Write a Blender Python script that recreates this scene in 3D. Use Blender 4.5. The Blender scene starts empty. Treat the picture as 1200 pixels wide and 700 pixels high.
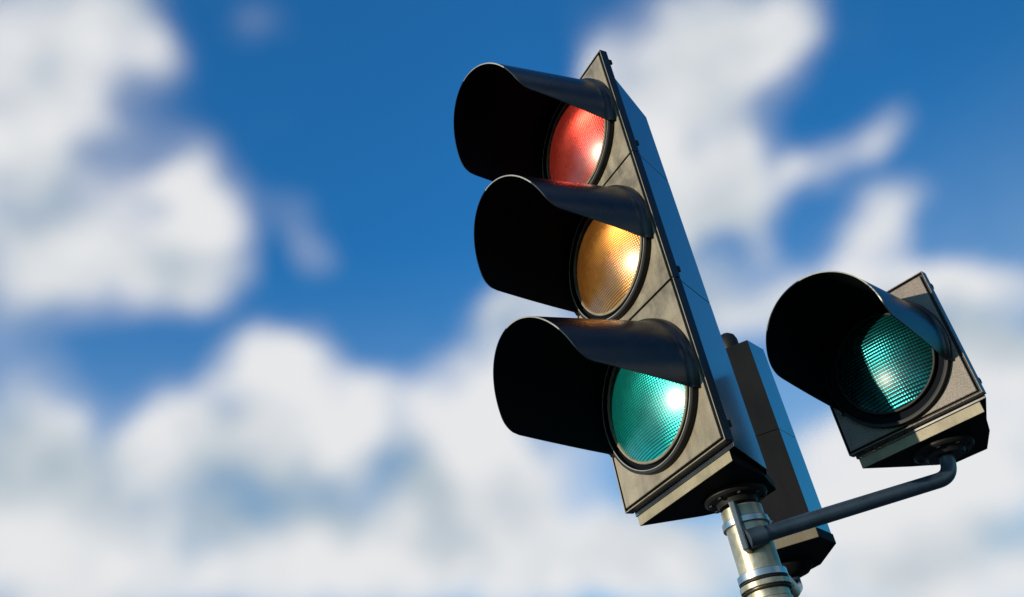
import bpy, bmesh, math, random
from mathutils import Vector, Matrix
random.seed(4)
sc = bpy.context.scene
C = bpy.context.collection
PI = math.pi
R = math.radians

# The origin is on the ground right under the lower right front corner of the three-light signal.
HZ = 2.264                                   # height of that corner above the ground

# ------------------------------------------------------------------ camera
cam = bpy.data.cameras.new("camera")
cam.sensor_width = 36.0
cam.lens = 32.876
cam.clip_start = 0.05
cam.clip_end = 5000
cam_ob = bpy.data.objects.new("camera", cam)
C.objects.link(cam_ob)
rx, uy, fz = (0.980205, 0.108827, -0.165391), (0.197984, -0.538794, 0.818843), (0.0, 0.835379, 0.549675)
cam_ob.matrix_world = Matrix(((rx[0], uy[0], -fz[0], -0.281),
                              (rx[1], uy[1], -fz[1], -1.366),
                              (rx[2], uy[2], -fz[2], HZ - 0.564),
                              (0, 0, 0, 1)))
sc.camera = cam_ob

# ------------------------------------------------------------------ light
SUN_EL, SUN_AZ = R(5.0), R(208.0)           # azimuth measured from +X, counter-clockwise
sun_dir = Vector((math.cos(SUN_AZ) * math.cos(SUN_EL), math.sin(SUN_AZ) * math.cos(SUN_EL), math.sin(SUN_EL)))
sd = bpy.data.lights.new("sun", 'SUN')
sd.energy = 5.0
sd.angle = R(0.5)
sd.color = (1.0, 0.86, 0.66)
so = bpy.data.objects.new("sun", sd)
C.objects.link(so)
so.rotation_euler = (-sun_dir).to_track_quat('-Z', 'Y').to_euler()
so.location = sun_dir * 30

sc.view_settings.view_transform = 'Standard'
sc.view_settings.look = 'None'
sc.view_settings.exposure = 0.0
sc.view_settings.gamma = 1.0
sc.view_settings.use_curve_mapping = False

# ------------------------------------------------------------------ sky: clear sky plus cloud banks
# each row: compass azimuth from +Y, elevation, half width, half height (degrees), tilt, strength
# --- clouds table
CLOUD_BANKS = [
    (-34.3, 47.9, 4.94, 4.86, 15, 1.00), (-35.0, 41.6, 4.68, 5.90, 12, 1.00), (-32.0, 36.3, 4.43, 3.98, 8, 1.00),
    (-29.6, 50.0, 2.47, 3.00, 32, 0.90), (-26.7, 41.4, 3.83, 3.59, 6, 0.70), (-22.9, 39.0, 3.04, 3.94, 3, 1.00),
    (-26.5, 36.3, 5.42, 2.67, 4, 1.00), (-33.3, 25.6, 5.20, 5.83, 3, 1.00), (-31.1, 28.0, 2.93, 2.77, 37, 1.00),
    (-23.9, 27.6, 3.67, 2.66, -1, 1.00), (-18.5, 31.0, 2.33, 2.51, -2, 1.00), (-16.0, 29.9, 2.97, 3.03, -4, 1.00),
    (-17.0, 26.4, 8.31, 2.98, -4, 1.00), (-10.1, 27.9, 4.08, 2.56, -7, 1.00), (-5.6, 26.8, 4.65, 3.08, -9, 1.00),
    (-5.1, 29.9, 3.11, 2.34, 11, 0.60), (-0.2, 32.3, 2.61, 2.35, -11, 1.00), (1.5, 29.3, 4.17, 3.12, -12, 0.90),
    (-2.3, 22.7, 4.11, 4.54, -10, 0.80), (-29.4, 23.0, 5.05, 2.72, -0, 0.80), (-24.5, 20.6, 7.11, 2.30, -3, 1.00),
    (-29.8, 19.0, 6.56, 2.18, -2, 1.00), (-10.5, 18.9, 5.46, 2.41, -8, 0.95), (-17.2, 19.6, 2.86, 2.84, -6, 0.60),
    (-2.0, 18.6, 5.56, 2.94, -10, 1.00), (4.0, 16.5, 6.44, 3.37, -12, 1.00), (19.2, 44.1, 5.35, 3.36, -25, 1.00),
    (24.9, 43.3, 2.57, 2.80, -29, 1.00), (22.4, 44.5, 3.81, 2.35, -28, 1.00), (23.3, 40.7, 2.13, 2.15, -27, 0.80),
    (15.7, 41.5, 4.98, 4.46, -22, 1.00), (13.5, 36.7, 4.79, 4.58, -20, 1.00), (17.2, 36.1, 3.45, 3.52, -22, 1.00),
    (20.0, 34.5, 2.87, 1.20, -3, 0.70), (23.7, 34.5, 3.47, 1.57, 4, 0.70), (17.6, 32.8, 1.96, 2.02, -22, 0.80),
    (27.0, 31.2, 1.47, 2.10, -53, 0.75), (24.5, 30.2, 1.82, 2.43, -25, 0.80), (27.9, 25.6, 5.96, 1.98, -26, 0.95),
    (20.8, 27.9, 5.15, 2.48, -22, 0.80), (14.9, 29.3, 3.95, 3.05, -19, 0.70), (24.0, 24.1, 3.99, 2.41, -23, 0.90),
    (28.2, 21.4, 3.69, 3.24, -24, 1.00), (20.0, 15.4, 7.40, 5.09, -17, 1.00), (25.4, 15.6, 4.87, 4.96, -20, 1.00),
    (17.9, 20.0, 3.69, 2.90, -18, 0.90), (16.0, 12.7, 10.68, 2.73, -15, 1.00), (-18.7, 21.7, 15.67, 5.74, -5, 0.75),
    (3.1, 21.7, 6.11, 5.53, -12, 0.45), (-4.5, 23.0, 6.16, 3.53, -9, 0.50), (-13.4, 22.2, 7.42, 2.94, -6, 0.60),
    (-14.5, 37.5, 1.30, 1.22, -3, 0.45), (-15.7, 39.5, 1.81, 1.78, 39, 0.35), (-17.6, 51.1, 1.60, 1.12, 3, 0.22),
    (32.7, 27.8, 1.01, 1.37, -30, 0.25), (27.5, 35.2, 1.79, 1.06, 14, 0.50), (10.9, 45.2, 1.26, 1.97, -19, 0.50),
]
CLOUD_GAPS = [
    (-27.7, 43.1, 2.25, 1.03, 18, 0.45), (-27.8, 31.8, 5.31, 2.78, 3, 0.85), (-27.7, 29.3, 1.32, 2.14, 2, 0.45),
    (-27.0, 46.4, 1.55, 2.74, 24, 0.45), (-25.4, 40.3, 1.10, 1.16, 5, 0.22), (-21.2, 21.9, 3.48, 1.66, -4, 0.08),
    (-18.6, 23.8, 5.74, 1.46, -4, 0.10), (-12.9, 22.1, 3.97, 2.21, -6, 0.15), (-7.7, 22.5, 3.05, 2.50, -8, 0.03),
    (1.9, 22.4, 2.81, 3.03, -12, 0.35), (22.2, 32.3, 2.34, 1.98, -3, 1.00), (25.6, 33.4, 1.09, 0.63, 10, 0.80),
    (21.7, 37.8, 1.05, 2.94, -25, 0.50), (16.0, 32.7, 1.88, 1.12, -21, 0.55), (17.2, 30.5, 1.71, 1.01, -21, 0.30),
    (16.2, 24.9, 2.65, 3.00, -19, 0.65), (29.7, 23.3, 2.44, 1.16, -26, 0.20), (-9.3, 37.1, 4.61, 4.65, -6, 0.70),
    (25.4, 38.0, 1.82, 2.92, -7, 0.80), (-16.7, 34.0, 2.96, 1.52, -2, 0.50),
]
CLOUD_SHADES = [
    (-31.8, 24.8, 4.49, 2.71, 2, 0.50), (-18.1, 23.1, 7.67, 2.42, -4, 0.60), (-7.5, 22.0, 4.57, 2.99, -8, 0.60),
    (-33.5, 39.0, 2.49, 3.70, 10, 0.20), (-26.1, 37.3, 2.72, 1.94, 4, 0.25), (27.0, 22.9, 5.07, 1.65, -24, 0.45),
    (20.8, 12.8, 5.06, 1.35, -17, 0.40), (-20.7, 27.6, 5.22, 1.97, -2, 0.22), (17.2, 43.1, 3.94, 2.92, -23, 0.25),
    (-34.0, 47.7, 2.48, 3.55, 15, 0.15), (7.8, 18.6, 4.44, 2.94, -14, 0.20), (24.1, 26.6, 3.59, 1.46, -24, 0.25),
    (15.6, 32.3, 4.46, 4.07, -20, 0.30),
]
# --- end clouds table

world = bpy.data.worlds.new("World")
sc.world = world
world.use_nodes = True
wt = world.node_tree
wn, wl = wt.nodes, wt.links
for n in list(wn):
    wn.remove(n)


def link(a, b):
    wl.new(a, b)


def wmath(op, a, b=None, c=None, clamp=False):
    n = wn.new('ShaderNodeMath'); n.operation = op; n.use_clamp = clamp
    for i, v in enumerate((a, b, c)):
        if v is None:
            continue
        if isinstance(v, (int, float)):
            n.inputs[i].default_value = v
        else:
            link(v, n.inputs[i])
    return n.outputs[0]


def wrange(v, a, b, c, d, smooth=True):
    n = wn.new('ShaderNodeMapRange'); n.interpolation_type = 'SMOOTHSTEP' if smooth else 'LINEAR'
    link(v, n.inputs[0])
    for i, x in enumerate((a, b, c, d)):
        n.inputs[i + 1].default_value = x
    return n.outputs[0]


def wmix(f, a, b, mode='MIX'):
    n = wn.new('ShaderNodeMix'); n.data_type = 'RGBA'; n.blend_type = mode
    ia, ib, fa = n.inputs[6], n.inputs[7], n.inputs[0]
    if isinstance(f, (int, float)): fa.default_value = f
    else: link(f, fa)
    for s, v in ((ia, a), (ib, b)):
        if isinstance(v, tuple): s.default_value = (*v, 1)
        else: link(v, s)
    return n.outputs[2]


tc = wn.new('ShaderNodeTexCoord')
# the clouds drifted during the long exposure and stand far off: spread every look-up over a small cone
big = wn.new('ShaderNodeVectorMath'); big.operation = 'SCALE'
link(tc.outputs['Generated'], big.inputs[0]); big.inputs['Scale'].default_value = 9173.0
wnz = wn.new('ShaderNodeTexWhiteNoise'); wnz.noise_dimensions = '3D'; link(big.outputs[0], wnz.inputs['Vector'])
cen = wn.new('ShaderNodeVectorMath'); cen.operation = 'SUBTRACT'
link(wnz.outputs['Color'], cen.inputs[0]); cen.inputs[1].default_value = (0.5, 0.5, 0.5)
jit = wn.new('ShaderNodeVectorMath'); jit.operation = 'SCALE'
link(cen.outputs[0], jit.inputs[0]); jit.inputs['Scale'].default_value = 0.025
spread = wn.new('ShaderNodeVectorMath'); spread.operation = 'ADD'
link(tc.outputs['Generated'], spread.inputs[0]); link(jit.outputs[0], spread.inputs[1])
dirv = spread.outputs[0]


def wnoise(scale, detail, rough=0.5, vec=None, off=None):
    n = wn.new('ShaderNodeTexNoise')
    n.inputs['Scale'].default_value = scale
    n.inputs['Detail'].default_value = detail
    n.inputs['Roughness'].default_value = rough
    v = vec or dirv
    if off:
        m = wn.new('ShaderNodeVectorMath'); m.operation = 'ADD'; link(v, m.inputs[0]); m.inputs[1].default_value = off
        v = m.outputs[0]
    link(v, n.inputs['Vector'])
    return n


wob = wnoise(9.0, 3.0, 0.5)
sub = wn.new('ShaderNodeVectorMath'); sub.operation = 'SUBTRACT'
link(wob.outputs['Color'], sub.inputs[0]); sub.inputs[1].default_value = (0.5, 0.5, 0.5)
scl = wn.new('ShaderNodeVectorMath'); scl.operation = 'SCALE'
link(sub.outputs[0], scl.inputs[0]); scl.inputs['Scale'].default_value = 0.085
add = wn.new('ShaderNodeVectorMath'); add.operation = 'ADD'
link(dirv, add.inputs[0]); link(scl.outputs[0], add.inputs[1])
warped = add.outputs[0]
chain = [warped]


def banks(rows, inner=0.05, outer=1.45):
    acc = None
    for az, el, a, b, tilt, wgt in rows:
        az, el = R(az), R(el)
        d = Vector((math.cos(el) * math.sin(az), math.cos(el) * math.cos(az), math.sin(el)))
        e = Vector((math.cos(az), -math.sin(az), 0))
        nn = Vector((-math.sin(el) * math.sin(az), -math.sin(el) * math.cos(az), math.cos(el)))
        t = R(tilt)
        u = e * math.cos(t) + nn * math.sin(t)
        v = -e * math.sin(t) + nn * math.cos(t)
        w = u.cross(v)
        rot = Matrix((u, v, w)).transposed().to_euler('XYZ')
        m = wn.new('ShaderNodeMapping'); m.vector_type = 'TEXTURE'
        link(chain[0], m.inputs['Vector'])
        m.inputs['Location'].default_value = d
        m.inputs['Rotation'].default_value = rot
        m.inputs['Scale'].default_value = (R(a), R(b), 0.6)
        ln = wn.new('ShaderNodeVectorMath'); ln.operation = 'LENGTH'
        link(m.outputs[0], ln.inputs[0])
        f = wrange(ln.outputs['Value'], inner, outer, wgt, 0.0)
        acc = f if acc is None else wmath('SUBTRACT', 1.0, wmath('MULTIPLY', wmath('SUBTRACT', 1.0, acc), wmath('SUBTRACT', 1.0, f)))
        # hand the vector on through the sum (times almost nothing) so the rows are worked out one after another
        ma = wn.new('ShaderNodeVectorMath'); ma.operation = 'MULTIPLY_ADD'
        link(acc, ma.inputs[0]); ma.inputs[1].default_value = (1e-7, 1e-7, 1e-7); link(warped, ma.inputs[2])
        chain[0] = ma.outputs[0]
    return acc


cover = banks(CLOUD_BANKS, 0.15, 1.6)
gaps = banks(CLOUD_GAPS, 0.1, 1.7)
shade = banks(CLOUD_SHADES, 0.1, 1.6)
fine = wnoise(12.0, 4.0, 0.55, off=(3.1, 1.7, 0.4)).outputs[0]
billow = wnoise(15.0, 3.0, 0.55, warped, (4.3, 0.7, 9.4)).outputs[0]
soft = wnoise(5.0, 3.0, 0.5, off=(7.3, 2.2, 5.4)).outputs[0]
# scattered clouds in the rest of the sky
vdot = wn.new('ShaderNodeVectorMath'); vdot.operation = 'DOT_PRODUCT'
link(dirv, vdot.inputs[0]); vdot.inputs[1].default_value = (0.0, 0.8354, 0.5497)
sep = wn.new('ShaderNodeSeparateXYZ'); link(dirv, sep.inputs[0])
away = wmath('MULTIPLY', wrange(vdot.outputs['Value'], 0.80, 0.70, 0.0, 1.0), wrange(sep.outputs[1], 0.15, -0.2, 0.0, 1.0))
elev = sep.outputs[2]
far_cloud = wrange(wnoise(2.6, 4.0, 0.5, off=(1.0, 4.0, 2.0)).outputs[0], 0.50, 0.72, 0.0, 1.0)
dens = wmath('MULTIPLY', cover, wmath('SUBTRACT', 1.0, gaps))
ragged = wmath('MULTIPLY', wmath('SUBTRACT', fine, 0.5), wmath('ADD', 0.34, wmath('MULTIPLY', dens, 1.2)))
dens = wrange(wmath('ADD', dens, ragged), 0.16, 1.0, 0.0, 1.0)
dens = wmath('ADD', dens, wmath('MULTIPLY', far_cloud, away), clamp=True)
thin = wmath('MULTIPLY', wrange(wmath('ADD', cover, wmath('MULTIPLY', wmath('SUBTRACT', fine, 0.5), 0.5)), 0.02, 0.75, 0.0, 0.42), wmath('SUBTRACT', 1.0, wmath('MULTIPLY', gaps, 0.8)))
dens = wmath('MAXIMUM', dens, thin)
veil = wmath('MULTIPLY', wrange(elev, 0.62, 0.25, 0.0, 0.30), wrange(sep.outputs[0], 0.45, 0.7, 1.0, 0.0))
dens = wmath('MAXIMUM', dens, veil)

sky = wn.new('ShaderNodeTexSky')
sky.sky_type = 'NISHITA'
sky.sun_disc = False
sky.sun_elevation = SUN_EL
sky.sun_rotation = math.atan2(sun_dir.x, sun_dir.y)
sky.altitude = 0
sky.air_density = 1.0
sky.dust_density = 0.4
sky.ozone_density = 1.6
BLUE_GAIN = (0.27, 1.40, 2.58)
blue = wmix(1.0, sky.outputs[0], BLUE_GAIN, 'MULTIPLY')
deepen = wrange(sep.outputs[0], 0.05, 0.55, 1.0, 0.60, False)
low = wrange(elev, 0.25, 0.62, 1.12, 1.0, False)
dcol = wn.new('ShaderNodeCombineColor')
link(deepen, dcol.inputs[0]); link(wmath('MULTIPLY', deepen, low), dcol.inputs[1]); link(deepen, dcol.inputs[2])
blue = wmix(1.0, blue, dcol.outputs[0], 'MULTIPLY')
lightness = wmath('SUBTRACT', wmath('ADD', 1.0, wmath('MULTIPLY', wmath('SUBTRACT', soft, 0.5), 0.8)), wmath('MULTIPLY', shade, 0.85))
lightness = wmath('ADD', lightness, wmath('MULTIPLY', wmath('SUBTRACT', fine, 0.5), 1.0))
lightness = wmath('ADD', lightness, wmath('MULTIPLY', wmath('SUBTRACT', billow, 0.5), 0.8))
cl = wmix(wrange(lightness, 0.45, 1.05, 0.0, 1.0, False), (2.45, 3.1, 3.6), (5.35, 5.4, 5.5))
skycol = wmix(dens, blue, cl)
bg = wn.new('ShaderNodeBackground')
link(skycol, bg.inputs[0]); bg.inputs[1].default_value = 0.15
wo = wn.new('ShaderNodeOutputWorld'); link(bg.outputs[0], wo.inputs[0])


# ------------------------------------------------------------------ materials
class M:
    """small wrapper to build a Principled material with object-space noise"""
    def __init__(s, name, **kw):
        s.m = bpy.data.materials.new(name); s.m.use_nodes = True
        s.t = s.m.node_tree; s.p = s.t.nodes['Principled BSDF']
        s.co = s.t.nodes.new('ShaderNodeTexCoord').outputs['Object']
        for k, v in kw.items():
            s.p.inputs[k.replace('_', ' ')].default_value = (*v, 1) if isinstance(v, tuple) and len(v) == 3 else v

    def node(s, kind, **ins):
        n = s.t.nodes.new(kind)
        for k, v in ins.items():
            if isinstance(v, bpy.types.NodeSocket): s.t.links.new(v, n.inputs[k])
            else: n.inputs[k].default_value = v
        return n

    def noise(s, scale, detail=4, rough=.6, stretch=(1, 1, 1), off=(0, 0, 0)):
        m = s.node('ShaderNodeMapping', Vector=s.co); m.inputs['Scale'].default_value = stretch
        m.inputs['Location'].default_value = off
        return s.node('ShaderNodeTexNoise', Vector=m.outputs[0], Scale=scale, Detail=detail, Roughness=rough).outputs[0]

    def rng(s, v, a, b, c, d):
        n = s.t.nodes.new('ShaderNodeMapRange'); s.t.links.new(v, n.inputs[0])
        for i, x in enumerate((a, b, c, d)): n.inputs[i + 1].default_value = x
        return n.outputs[0]

    def math(s, op, a, b):
        n = s.t.nodes.new('ShaderNodeMath'); n.operation = op
        for i, v in enumerate((a, b)):
            if isinstance(v, (int, float)): n.inputs[i].default_value = v
            else: s.t.links.new(v, n.inputs[i])
        return n.outputs[0]

    def mix(s, f, a, b):
        n = s.t.nodes.new('ShaderNodeMix'); n.data_type = 'RGBA'
        s.t.links.new(f, n.inputs[0])
        for i, v in ((6, a), (7, b)):
            if isinstance(v, tuple): n.inputs[i].default_value = (*v, 1)
            else: s.t.links.new(v, n.inputs[i])
        return n.outputs[2]

    def to(s, sock, name):
        s.t.links.new(sock, s.p.inputs[name]); return s

    def bump(s, h, strength, dist):
        b = s.node('ShaderNodeBump', Height=h, Strength=strength, Distance=dist)
        s.t.links.new(b.outputs[0], s.p.inputs['Normal']); return b


def plastic(name, dark, light, rough=(0.3, 0.5), speckle=0.0, ior=1.5, bump=.12, stain=0.0):
    m = M(name, IOR=ior)
    n = m.noise(9, 5, .62)
    streak = m.noise(30, 4, .6, (1.0, 1.0, 0.22), (2, 3, 1))
    f = m.math('ADD', m.math('MULTIPLY', n, .6), m.math('MULTIPLY', streak, .4))
    col = m.mix(m.rng(f, .38, .62, 0, 1), dark, light)
    if stain:
        s1 = m.rng(m.noise(7, 4, .7, off=(5, 1, 3)), .52, .66, 0, stain)
        col = m.mix(s1, col, tuple(x * .45 for x in dark))
        run = m.rng(m.noise(38, 3, .55, (1, 1, .07), (1, 8, 2)), .56, .72, 0, stain * .8)
        col = m.mix(run, col, tuple(x * .55 for x in dark))
        chalk = m.rng(m.noise(120, 4, .7, (1, 1, .5), (9, 2, 2)), .60, .74, 0, .5)
        col = m.mix(chalk, col, tuple(min(.6, x * 1.3) for x in light))
    if speckle:
        sp = m.noise(420, 2, .5)
        col = m.mix(m.rng(sp, .42, .66, 0, speckle), col, tuple(x * .35 for x in dark))
    m.to(col, 'Base Color')
    m.to(m.rng(n, .3, .7, rough[0], rough[1]), 'Roughness')
    m.bump(m.noise(160, 3, .5), bump, .002)
    return m.m


MAT = {}
MAT['door'] = plastic('weathered_door_plastic', (.15, .125, .09), (.285, .245, .18), (.42, .6), .25, stain=.8)
MAT['side_door'] = plastic('speckled_door_plastic', (.15, .118, .095), (.24, .195, .16), (.42, .6), .9, stain=.5)
MAT['chin'] = plastic('weathered_base_plastic', (.19, .16, .10), (.29, .25, .165), (.4, .6), .2, stain=.5)
MAT['shell'] = plastic('glossy_black_shell', (.010, .014, .022), (.018, .024, .036), (.2, .3), 0, 2.3, 0)
MAT['shell'].node_tree.nodes['Principled BSDF'].inputs['Coat Weight'].default_value = 1.0
MAT['shell'].node_tree.nodes['Principled BSDF'].inputs['Coat IOR'].default_value = 1.8
MAT['shell'].node_tree.nodes['Principled BSDF'].inputs['Coat Roughness'].default_value = .14
MAT['visor'] = plastic('black_visor_plastic', (.003, .004, .007), (.009, .012, .018), (.22, .36), 0, 1.45)
MAT['inside'] = M('matt_black_lining', Base_Color=(.006, .007, .010), Roughness=.95, Specular_IOR_Level=.05).m
MAT['black'] = M('black_rubber', Base_Color=(.008, .008, .009), Roughness=.55, Specular_IOR_Level=.3).m
MAT['edge'] = plastic('pale_highlight_edge', (.15, .145, .135), (.32, .31, .28), (.35, .5))  # pale colour standing in for highlights on visor rims and collars
MAT['rear'] = plastic('dull_dark_shell', (.007, .0078, .010), (.011, .012, .014), (.6, .75), 0, 1.15)
MAT['rear_chin'] = plastic('pale_base_plastic', (.10, .085, .055), (.16, .135, .09), (.5, .65))


def lens_mat(name, base, deep, rows, dash, metal, coat=.95):
    m = M(name, IOR=1.5, Metallic=metal)
    sp = m.node('ShaderNodeSeparateXYZ', Vector=m.co)
    zz = m.math('MULTIPLY', sp.outputs[2], 2 * PI / rows)
    xx = m.math('MULTIPLY', sp.outputs[0], 2 * PI / dash)
    ws = m.math('SINE', zz, 0); wd = m.math('SINE', xx, 0)
    wear = m.noise(14, 5, .6)
    h = m.math('ADD', m.math('MULTIPLY', ws, 1.0), m.math('MULTIPLY', wd, .22))
    m.bump(h, .45, .0008)
    f = m.math('ADD', m.rng(ws, -1, 1, .0, 1.0), m.math('MULTIPLY', m.math('SUBTRACT', wear, .5), 1.1))
    cc = m.t.nodes.new('ShaderNodeClamp'); m.t.links.new(f, cc.inputs[0])
    m.to(m.mix(cc.outputs[0], deep, base), 'Base Color')
    m.to(m.rng(wear, .3, .7, .2, .34), 'Roughness')
    m.p.inputs['Coat Weight'].default_value = coat
    m.p.inputs['Coat Roughness'].default_value = .29
    return m.m


MAT['red'] = lens_mat('red_lens', (.72, .08, .055), (.42, .012, .008), .0034, .0042, .8)
MAT['amber'] = lens_mat('amber_lens', (.66, .29, .06), (.27, .08, .006), .0044, .0040, .8)
MAT['green'] = lens_mat('green_lens', (.0, .54, .49), (.0, .22, .22), .0046, .0050, .78)
MAT['green_small'] = lens_mat('green_grid_lens', (.003, .17, .18), (.0, .014, .02), .0070, .0056, .85, .3)

steel = M('galvanised_steel', Metallic=.75, Roughness=.5)
n1 = steel.noise(22, 6, .65); n2 = steel.noise(60, 5, .6, (1, 1, .12))
steel.to(steel.mix(steel.rng(steel.math('ADD', steel.math('MULTIPLY', n1, .6), steel.math('MULTIPLY', n2, .4)), .35, .65, 0, 1), (.20, .165, .11), (.56, .49, .37)), 'Base Color')
steel.to(steel.rng(n1, .3, .7, .3, .5), 'Roughness')
steel.bump(n2, .2, .002)
MAT['steel'] = steel.m
band = M('stainless_band', Metallic=1.0, Base_Color=(.42, .42, .42), Roughness=.3)
band.to(band.rng(band.noise(40, 4), .3, .7, .24, .42), 'Roughness')
MAT['band'] = band.m
MAT['pipe'] = plastic('dark_painted_pipe', (.02, .03, .042), (.045, .065, .09), (.28, .42), ior=1.7)
g = M('paving', Roughness=.9)
g.to(g.mix(g.noise(3, 6), (.045, .045, .045), (.07, .07, .068)), 'Base Color')
MAT['ground'] = g.m


# ------------------------------------------------------------------ helpers
def empty(name, loc, rz=0.0, label=None, cat=None, group=None):
    o = bpy.data.objects.new(name, None); C.objects.link(o)
    o.location = loc; o.rotation_euler = (0, 0, rz); o.empty_display_size = .1
    if label: o['label'] = label
    if cat: o['category'] = cat
    if group: o['group'] = group
    return o


def obj(name, bm, mats, parent=None, smooth=None, loc=None, label=None, bevel=0.0):
    bmesh.ops.recalc_face_normals(bm, faces=bm.faces)
    me = bpy.data.meshes.new(name); bm.to_mesh(me); bm.free()
    for m in (mats if isinstance(mats, (list, tuple)) else [mats]):
        me.materials.append(MAT[m] if isinstance(m, str) else m)
    o = bpy.data.objects.new(name, me); C.objects.link(o)
    if parent: o.parent = parent
    if loc: o.location = loc
    if label: o['label'] = label
    if smooth is not None:
        for p in me.polygons: p.use_smooth = True
        try: me.set_sharp_from_angle(angle=R(smooth))
        except Exception: pass
    if bevel:
        b = o.modifiers.new('bevel', 'BEVEL'); b.width = bevel; b.segments = 2; b.limit_method = 'ANGLE'; b.angle_limit = R(35)
    return o


def box(bm, x0, x1, y0, y1, z0, z1, mi=0):
    v = [bm.verts.new((x, y, z)) for x in (x0, x1) for y in (y0, y1) for z in (z0, z1)]
    for f in ((0, 1, 3, 2), (4, 6, 7, 5), (0, 4, 5, 1), (2, 3, 7, 6), (0, 2, 6, 4), (1, 5, 7, 3)):
        bm.faces.new([v[i] for i in f]).material_index = mi


def prism(bm, poly, z0, z1, mi=0, poly2=None):
    """vertical prism of a plan polygon; poly2 gives the top outline"""
    a = [bm.verts.new((x, y, z0)) for x, y in poly]
    b = [bm.verts.new((x, y, z1)) for x, y in (poly2 or poly)]
    n = len(a)
    bm.faces.new(a[::-1]).material_index = mi; bm.faces.new(b).material_index = mi
    for i in range(n):
        bm.faces.new((a[i], a[(i + 1) % n], b[(i + 1) % n], b[i])).material_index = mi


def lathe(bm, prof, axis='y', n=96, cx=0, cy=0, cz=0, mi=0, a0=0, a1=2 * PI, close=False):
    """revolve (radius, offset) pairs about an axis through (cx, cy, cz)"""
    full = abs(a1 - a0 - 2 * PI) < 1e-6
    rings = []
    for r, h in prof:
        ring = []
        for i in range(n if full else n + 1):
            a = a0 + (a1 - a0) * i / n
            s, c = math.sin(a) * r, math.cos(a) * r
            ring.append(bm.verts.new((cx + s, cy + h, cz + c) if axis == 'y' else (cx + s, cy + c, cz + h)))
        rings.append(ring)
    k = len(prof)
    for j in range(k if close else k - 1):
        A, B = rings[j], rings[(j + 1) % k]
        m = len(A)
        for i in range(m if full else m - 1):
            bm.faces.new((A[i], A[(i + 1) % m], B[(i + 1) % m], B[i])).material_index = mi
    return rings


def tube(bm, pts, r, n=32, caps=True):
    pts = [Vector(p) for p in pts]
    rings = []; up = Vector((0, 0, 1))
    t0 = (pts[1] - pts[0]).normalized()
    nrm = t0.cross(up)
    nrm = nrm.normalized() if nrm.length > .01 else Vector((1, 0, 0))
    for i, p in enumerate(pts):
        a = pts[max(i - 1, 0)]; b = pts[min(i + 1, len(pts) - 1)]
        t = (b - a).normalized()
        nrm = (nrm - t * nrm.dot(t)).normalized()
        bi = t.cross(nrm)
        rr = r[i] if isinstance(r, (list, tuple)) else r
        rings.append([bm.verts.new(p + nrm * math.cos(2 * PI * k / n) * rr + bi * math.sin(2 * PI * k / n) * rr) for k in range(n)])
    for A, B in zip(rings, rings[1:]):
        for k in range(n):
            bm.faces.new((A[k], A[(k + 1) % n], B[(k + 1) % n], B[k]))
    if caps:
        bm.faces.new(rings[0][::-1]); bm.faces.new(rings[-1])


def arc_corner(p0, p1, p2, rad, n=14):
    """points rounding the corner p1 with a quadratic blend"""
    p0, p1, p2 = Vector(p0), Vector(p1), Vector(p2)
    a = p1 + (p0 - p1).normalized() * rad; b = p1 + (p2 - p1).normalized() * rad
    return [a * (1 - t) ** 2 + p1 * 2 * t * (1 - t) + b * t * t for t in (i / n for i in range(n + 1))]


# ------------------------------------------------------------------ one light unit of a signal head
def make_visor(parent, q, cx, cz, label=None):
    """cut-away cowl: R0,R1 radii at root/tip, droop, length, slant of the mouth, half angles at root/tip"""
    R0, R1, dz, L, k, ph0, ph1 = q
    bm = bmesh.new()
    NT, NS = 96, 30
    T = .0022

    def shape(t, s):
        # rounded lower corners of the mouth: pull the tip back as |t| nears 1
        ph = t * (ph0 + (ph1 - ph0) * s)
        rad = R0 + (R1 - R0) * s
        Lp = L - k * (1 - math.cos(t * ph1))
        c = max(0.0, (abs(t) - .85) / .15)
        Lp -= .020 * (1 - math.sqrt(max(0.0, 1 - c * c)))
        y = -.012 - Lp * s
        return ph, rad, cx, cz + dz * s, y

    def flare(s):   # skirt where the visor meets the door
        d = s * L
        return .0065 * math.exp(-(d / .005) ** 1.3)
    outer, inner = [], []
    for j in range(NS + 1):
        s = (j / NS) ** 1.6
        ro, ri = [], []
        for i in range(NT + 1):
            t = -1 + 2 * i / NT
            ph, rad, x, z, y = shape(t, s)
            ro.append(bm.verts.new((x + (rad + flare(s)) * math.sin(ph), y + (.008 if j == 0 else 0), z + (rad + flare(s)) * math.cos(ph))))
            ri.append(bm.verts.new((x + (rad - T) * math.sin(ph), y + (.008 if j == 0 else 0), z + (rad - T) * math.cos(ph))))
        outer.append(ro); inner.append(ri)
    for j in range(NS):
        for i in range(NT):
            bm.faces.new((outer[j][i], outer[j][i + 1], outer[j + 1][i + 1], outer[j + 1][i])).material_index = 0
            bm.faces.new((inner[j][i], inner[j + 1][i], inner[j + 1][i + 1], inner[j][i + 1])).material_index = 1
    for i in range(NT):
        bm.faces.new((outer[NS][i], outer[NS][i + 1], inner[NS][i + 1], inner[NS][i])).material_index = 2 if .50 < (i + .5) / NT < .84 else 0  # highlight painted pale on the upper right arc of the rim, dark elsewhere
        bm.faces.new((outer[0][i], inner[0][i], inner[0][i + 1], outer[0][i + 1])).material_index = 0
    for j in range(NS):
        for i in (0, NT):
            bm.faces.new((outer[j][i], outer[j + 1][i], inner[j + 1][i], inner[j][i])).material_index = 0
    return obj('visor', bm, ['visor', 'inside', 'edge'], parent, smooth=50, label=label)


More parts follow.
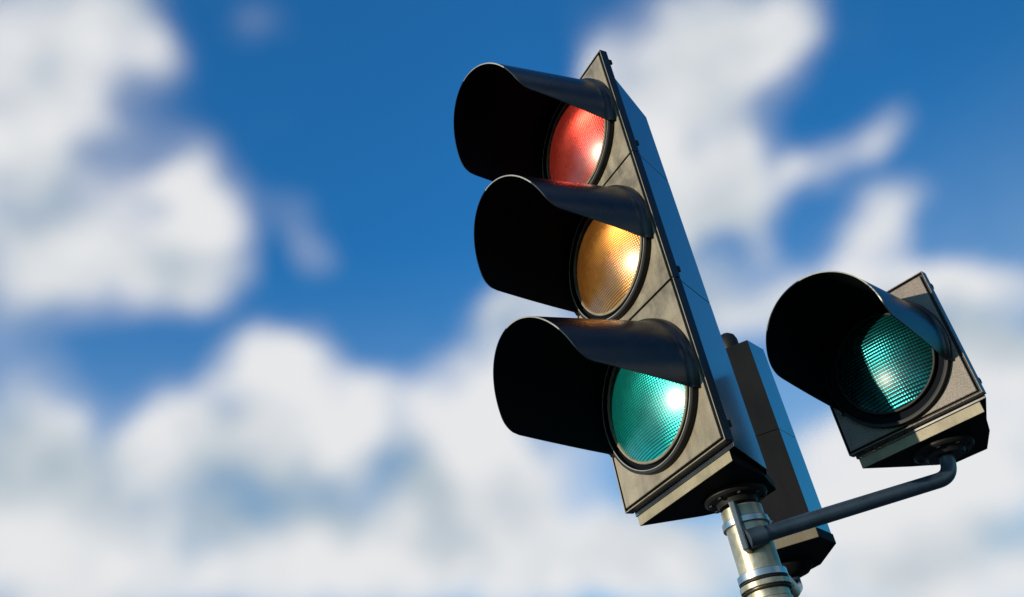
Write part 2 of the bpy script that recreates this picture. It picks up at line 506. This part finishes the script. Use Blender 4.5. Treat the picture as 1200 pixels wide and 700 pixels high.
def make_door(parent, w, z0, z1, cx, cz, vis, lens_m, door_m, lens_label, low=False, top=False, label=None, RL=.1105):
    """door slab with a raised centre panel round the opening, a lip along the outer edges, collar, lens, visor"""
    G, LIP = .0066, .0022
    root = None
    # slab behind
    bm = bmesh.new()
    box(bm, -w + .001, -.001, .0075, .0178, z0 + .0004, z1 - .0004)
    # lips
    box(bm, -LIP, 0, .0002, .0176, z0, z1, 1)
    box(bm, -w, -w + LIP, .0002, .0176, z0, z1, 1)
    if low: box(bm, -w + LIP, -LIP, .0002, .0176, z0, z0 + LIP, 1)
    if top: box(bm, -w + LIP, -LIP, .0002, .0176, z1 - LIP, z1, 1)
    for f in bm.faces:
        f.normal_update()
        if f.material_index == 1 and abs(f.normal.y) < .9: f.material_index = 2
    d = obj('door', bm, ['black', door_m, 'visor'], parent, label=label, bevel=.0007)
    # raised panel with round hole
    xa, xb = -w + LIP + G * .6, -LIP - G
    za = z0 + (LIP + G * .8 if low else .0013)
    zb = z1 - (LIP + G * .8 if top else .0012)
    rh = .1285
    bm = bmesh.new()
    N = 120
    ci, co = [], []
    angs = sorted(set([2 * PI * i / N for i in range(N)] + [math.atan2(x - cx, z - cz) % (2 * PI) for x in (xa, xb) for z in (za, zb)]))
    for a in angs:
        s, c = math.sin(a), math.cos(a)
        k = min(((xb - cx) / s if s > 1e-9 else (xa - cx) / s if s < -1e-9 else 1e9), ((zb - cz) / c if c > 1e-9 else (za - cz) / c if c < -1e-9 else 1e9))
        rr = min(rh, k - .001)
        ci.append([bm.verts.new((cx + s * rr, y, cz + c * rr)) for y in (0, .0080)])
        co.append([bm.verts.new((cx + s * k, y, cz + c * k)) for y in (.0007, .0080)] )
    n = len(angs)
    mid = []
    for i, a in enumerate(angs):   # inset row to round the panel's edge
        p = co[i][0].co; q = ci[i][0].co
        dx = .0011
        x = min(max(p.x, xa + dx), xb - dx); z = min(max(p.z, za + dx), zb - dx)
        mid.append(bm.verts.new((x, 0, z)))
    for i in range(n):
        j = (i + 1) % n
        bm.faces.new((ci[i][0], ci[j][0], mid[j], mid[i]))
        bm.faces.new((mid[i], mid[j], co[j][0], co[i][0]))
        bm.faces.new((co[i][0], co[j][0], co[j][1], co[i][1]))
        bm.faces.new((ci[i][0], ci[i][1], ci[j][1], ci[j][0]))
    obj('door_panel', bm, door_m, d, label=None)
    # collar: outer wall, front edge painted pale as a highlight, dark recess
    bm = bmesh.new()
    lathe(bm, [(.1325, .004), (.1325, -.0105), (.1315, -.0118)], cx=cx, cz=cz, mi=0)
    lathe(bm, [(.1270, -.0118), (.1315, -.0118)], cx=cx, cz=cz, mi=0)
    lathe(bm, [(.1270, -.0118), (.1268, -.0126), (.1255, -.0126), (.1252, -.0118)], cx=cx, cz=cz, mi=1 if lens_m != 'green_small' else 0)
    lathe(bm, [(.1252, -.0118), (.1240, -.003), (RL + .0025, .001), (RL + .0025, .004)], cx=cx, cz=cz, mi=2)
    obj('collar', bm, ['black', 'edge', 'inside'], d, smooth=30)
    bm = bmesh.new()
    lathe(bm, [(RL + .0047, .003), (RL + .0047, -.0085), (RL + .0035, -.0098), (RL + .0007, -.0098), (RL - .0005, -.008), (RL - .0005, .003)], cx=cx, cz=cz)
    obj('lens_ring', bm, door_m if lens_m != 'green_small' else 'black', d, smooth=30)
    # domed lens
    RC = .250
    sag = RC - math.sqrt(RC * RC - RL * RL)
    bm = bmesh.new()
    prof = []
    for i in range(25):
        r = RL * i / 24
        prof.append((max(r, 1e-5), -(math.sqrt(RC * RC - r * r) - (RC - sag))))
    prof.append((RL, .003))
    lathe(bm, [(r, y) for r, y in prof], n=96)
    bmesh.ops.remove_doubles(bm, verts=bm.verts, dist=2e-5)
    obj('lens', bm, lens_m, d, smooth=60, loc=(cx, -.0078, cz), label=lens_label)
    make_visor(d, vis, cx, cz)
    return d


def make_housing(parent, w, z0, z1, mats, seams=()):
    """tapered rear housing, its top sloping down to the back"""
    t = math.tan(R(25.5))
    y0, y1, y2 = .0185, .126, .195
    e = .004
    f0, f1, f2 = [(-e, y0), (-e - (y1 - y0) * t, y1), (-.1385, y2)]
    pl = [(-w + e, y0), (-e, y0), f1, f2, (-w - f2[0], y2), (-w - f1[0], y1)]
    zt = [z1 - .070, z1 - .070, z1 - .104, z1 - .13, z1 - .13, z1 - .104]
    bm = bmesh.new()
    zs = [z0] + [s for s in seams] + [None]
    # shell in storeys with a thin open joint at every seam
    prev = z0
    for k, s in enumerate(list(seams) + [None]):
        a = [bm.verts.new((x, y, prev + (.0011 if k else -(y - y0) * .09))) for x, y in pl]
        b = [bm.verts.new((x, y, (s - .0011) if s is not None else zt[i])) for i, (x, y) in enumerate(pl)]
        n = len(pl)
        bm.faces.new(a[::-1]).material_index = 1
        bm.faces.new(b).material_index = 0 if s is None else 1
        for i in range(n):
            bm.faces.new((a[i], a[(i + 1) % n], b[(i + 1) % n], b[i]))
        prev = s
    h = obj('housing', bm, [mats, 'inside'], parent, bevel=.0009)
    bm = bmesh.new()
    core = [(x * .96 + (-w / 2) * .04, y * .97 + .003) for x, y in pl]
    prism(bm, core, z0 + .004, z1 - .14)
    obj('inner_core', bm, 'inside', h)
    return h, pl


def make_base(parent, w, pl, z0, z1, chin_m, foot, foot_m='black', deep=0.0):
    """base cap below the housing: pale front strip, dark underside, round mounting flange"""
    yf = .0188
    t = math.tan(R(25.5))
    bl = [(-w + .008, yf), (-.018, yf), (-.062 + deep * .2, .122 + deep * .2), (-.111 + deep * .25, .192 + deep),
          (-w + .111, .192 + deep), (-w + .060, .122 + deep * .2)]
    bm = bmesh.new()
    prism(bm, bl, z0, z1)
    for f in bm.faces:
        f.normal_update()
        f.material_index = 0 if f.normal.y < -.9 else 1
    b = obj('base', bm, [chin_m, 'rear'], parent, bevel=.0012)
    fx, fy, fr = foot
    bm = bmesh.new()
    lathe(bm, [(.001, 0), (fr, 0), (fr, -.006), (fr - .004, -.010), (fr * .66, -.012), (fr * .6, -.02), (.001, -.02)], axis='z', cx=fx, cy=fy, cz=z0 - .0005, n=64)
    for k in range(8):
        a = 2 * PI * k / 8 + .2
        x, y = fx + math.cos(a) * fr * .82, fy + math.sin(a) * fr * .82
        lathe(bm, [(.0045, 0), (.0045, -.004), (.0005, -.0045)], axis='z', cx=x, cy=y, cz=z0 - .0095, n=6)
    obj('flange', bm, foot_m, b, smooth=35)
    return b


def clips(parent, zs, y=.020):
    """small hinge and latch lugs between door and housing"""
    for z in zs:
        bm = bmesh.new()
        box(bm, -.004, .0004, y - .004, y + .004, z - .006, z + .006)
        box(bm, -.004, .0014, y - .0015, y + .002, z - .0025, z + .0025)
        obj('latch', bm, 'black', parent, bevel=.001)


# ------------------------------------------------------------------ ground
bm = bmesh.new()
v = [bm.verts.new(p) for p in ((-300, -300, 0), (300, -300, 0), (300, 300, 0), (-300, 300, 0))]
bm.faces.new(v)
o = obj('ground', bm, 'ground'); o['kind'] = 'structure'

# ------------------------------------------------------------------ three-light signal
W = .290
VIS = (.1335, .1262, -.0168, .2400, .0432, 1.958, 1.62)
main = empty('traffic_light', (0, 0, HZ), -.98412,
             'tall black three-light traffic signal with red, amber and green lenses on the steel pole', 'traffic light')
housing, plan = make_housing(main, W, -.008, .9, 'shell', (.3136, .613))
make_base(main, W, plan, -.0265, -.0085, 'chin', (-.1395, .122, .054))
CX = -.1455
VIS_LOW = VIS[:3] + (.2520,) + VIS[4:]
make_door(main, W, 0, .3136 - .0012, CX, .1535, VIS_LOW, 'green', 'door', 'green ribbed lens with a bright glint', low=True)
make_door(main, W, .3136 + .0012, .613 - .0012, CX, .4633, VIS, 'amber', 'door', 'amber ribbed lens with a bright glint')
make_door(main, W, .613 + .0012, .9, CX, .7600, VIS, 'red', 'door', 'red ribbed lens with a pale glint', top=True)
clips(main, (.03, .335, .64, .87))

# ------------------------------------------------------------------ single green signal on the arm
KS = .885                                    # size and distance set so the main head's shadow falls across it
SX, SY, SZ = -.281 + KS * .825, -1.366 + KS * 1.644, -.564 + KS * .670
VIS2 = (.1300, .1250, -.0010, .2359, .0181, 2.038, 1.72)
side = empty('single_signal', (SX, SY, HZ + SZ), -.73284,
             'small black signal with one green lens, held out on the curved arm', 'traffic light')
h2, plan2 = make_housing(side, W, -.006, .345, 'shell')
make_base(side, W, plan2, -.0285, -.0068, 'chin', (-.146, .104, .060), deep=.030)
make_door(side, W, 0, .281, CX, .1400, VIS2, 'green_small', 'side_door', 'dark green lens with a dotted grid', low=True, top=True, RL=.1010)
clips(side, (.03, .25))
side.scale = (KS, KS, KS)

# ------------------------------------------------------------------ pole
px_, py_ = .028, .19
PR = .037
pole = empty('signal_pole', (px_, py_, 0), 0, 'round galvanised steel pole under the three-light signal, with metal straps', 'pole')
bm = bmesh.new()
top = HZ - .052
lathe(bm, [(.001, 0), (.09, 0), (.09, .02), (PR + .012, .03), (PR, .05), (PR, top - HZ * 0 - .125 - .03)], axis='z', n=64)
lathe(bm, [(PR, top - .155), (PR - .002, top - .153), (PR - .002, top), (.001, top)], axis='z', n=64)
obj('tube', bm, 'steel', pole, smooth=30)


def strap(zc, h, rad, bolt_angle, mat='band'):
    bm = bmesh.new()
    lathe(bm, [(PR - .004, zc - h / 2), (rad, zc - h / 2), (rad, zc + h / 2), (PR - .004, zc + h / 2)], axis='z', n=64, close=True)
    s = obj('strap', bm, mat, pole, smooth=30, bevel=.0008)
    a = bolt_angle
    bm = bmesh.new()
    box(bm, -.008, .008, -.004, .004, -h / 2 - .001, h / 2 + .001)
    lathe(bm, [(.001, .0095), (.004, .0095), (.004, .004), (.001, .004)], n=6)
    k = obj('buckle', bm, mat, s, bevel=.0008)
    k.location = (math.cos(a) * (rad - .001), math.sin(a) * (rad - .001), zc)
    k.rotation_euler = (0, 0, a - PI / 2)


strap(HZ - .078, .011, PR + .0025, R(15))
strap(HZ - .168, .012, PR + .0035, R(25))
strap(HZ - .184, .009, PR + .0045, R(20), 'steel')
strap(HZ - .1765, .003, PR + .003, R(30), 'black')
strap(HZ - .192, .003, PR + .003, R(30), 'black')

# ------------------------------------------------------------------ arm to the single signal
arm = empty('bracket_arm', (px_, py_, HZ - .12), 0,
            'dark steel arm reaching from the pole up to the single green signal', 'bracket')
ca, sa = math.cos(-.73284), math.sin(-.73284)
fu, fv = -.146 * KS, .098 * KS
fx, fy = SX + fu * ca - fv * sa, SY + fu * sa + fv * ca
fz_ = SZ - .049 * KS
S0 = Vector((px_ - .015, py_ - .052, -.118))
E1 = Vector((fx, fy, fz_ - .036))
T1 = Vector((fx, fy, fz_ + .002))
off = Vector((px_, py_, -.12))
pts = [S0 + (E1 - S0) * (i / 12) * .88 for i in range(13)]
pts += arc_corner(S0, E1, T1, .036)
pts += [T1]
bm = bmesh.new(); tube(bm, [p - off for p in pts], .0130, 32)
obj('pipe', bm, 'pipe', arm, smooth=40)
bm = bmesh.new()
box(bm, -.005, .005, PR - .002, PR + .026, -.015, .068)
sdl = obj('saddle', bm, 'pipe', arm, bevel=.002)
sdl.rotation_euler = (0, 0, R(-112 - 90))
bm = bmesh.new()
d0 = (E1 - S0).normalized()
tube(bm, [S0 - off - d0 * .001, S0 - off + d0 * .03], [.0155, .0155], 32)
obj('socket', bm, 'pipe', arm, smooth=40)

# ------------------------------------------------------------------ rear head, seen from behind
RX, RY = .15, .66
rear = empty('rear_signal', (RX, RY, HZ), 0,
             'dark signal seen from behind, standing between the pole and the single signal', 'traffic light')
A, B, Cc, D, F, E_ = (.223, .514), (.271, .586), (.262, .72), (.215, .79), (.13, .78), (.110, .555)
poly = [(x - RX, y - RY) for x, y in (A, B, Cc, D, F, E_)]
bm = bmesh.new()
n = len(poly)


def storey(bm, z0, z1, zt=None, ins=0):
    a = [bm.verts.new((x, y, z0)) for x, y in poly]
    b = [bm.verts.new((x, y, z1 if zt is None else zt[i])) for i, (x, y) in enumerate(poly)]
    bm.faces.new(a[::-1]).material_index = 2; bm.faces.new(b).material_index = 2 if zt is None else 1
    for i in range(n):
        bm.faces.new((a[i], a[(i + 1) % n], b[(i + 1) % n], b[i])).material_index = 1 if i == 0 else 0


storey(bm, -.008, .2120)
storey(bm, .2127, .4, (.437, .4425, .450, .455, .45, .434))
obj('housing', bm, ['rear', 'shell', 'inside'], rear, bevel=.0012)
bm = bmesh.new()
prism(bm, [(x * .95, y * .95) for x, y in poly], 0, .42)
obj('inner_core', bm, 'black', rear)
bm = bmesh.new()
p2 = [(x * 1.02, y * 1.02) for x, y in poly]
prism(bm, p2, -.030, -.009)
for f in bm.faces:
    f.normal_update(); f.material_index = 0 if (f.normal.y < -.8 and abs(f.normal.z) < .1) else 1  # front strip of the base is paler than its other faces
rb = obj('base', bm, ['rear_chin', 'rear'], rear, bevel=.0015)
bm = bmesh.new()
lathe(bm, [(.001, 0), (.052, 0), (.052, -.008), (.040, -.020), (.022, -.026), (.001, -.026)], axis='z', cx=.035, cy=.02, cz=-.0305, n=48)
obj('flange', bm, 'rear', rb, smooth=35)
bm = bmesh.new()
tube(bm, [Vector((.035, .02, -.05)), Vector((.035, .02, -.075)), Vector((-.0, -.1, -.11)), Vector((px_ - RX + .01, py_ - RY + .03, -.115))], .016, 24)
obj('bracket', bm, 'pipe', rear, smooth=50)
bm = bmesh.new()
lathe(bm, [(.001, .062), (.012, .060), (.020, .053), (.0235, .042), (.0235, .018), (.019, .008), (.019, -.01), (.001, -.01)], axis='z', n=40)
obj('cap', bm, 'black', rear, smooth=40, loc=(.190 - RX, .560 - RY, .424))
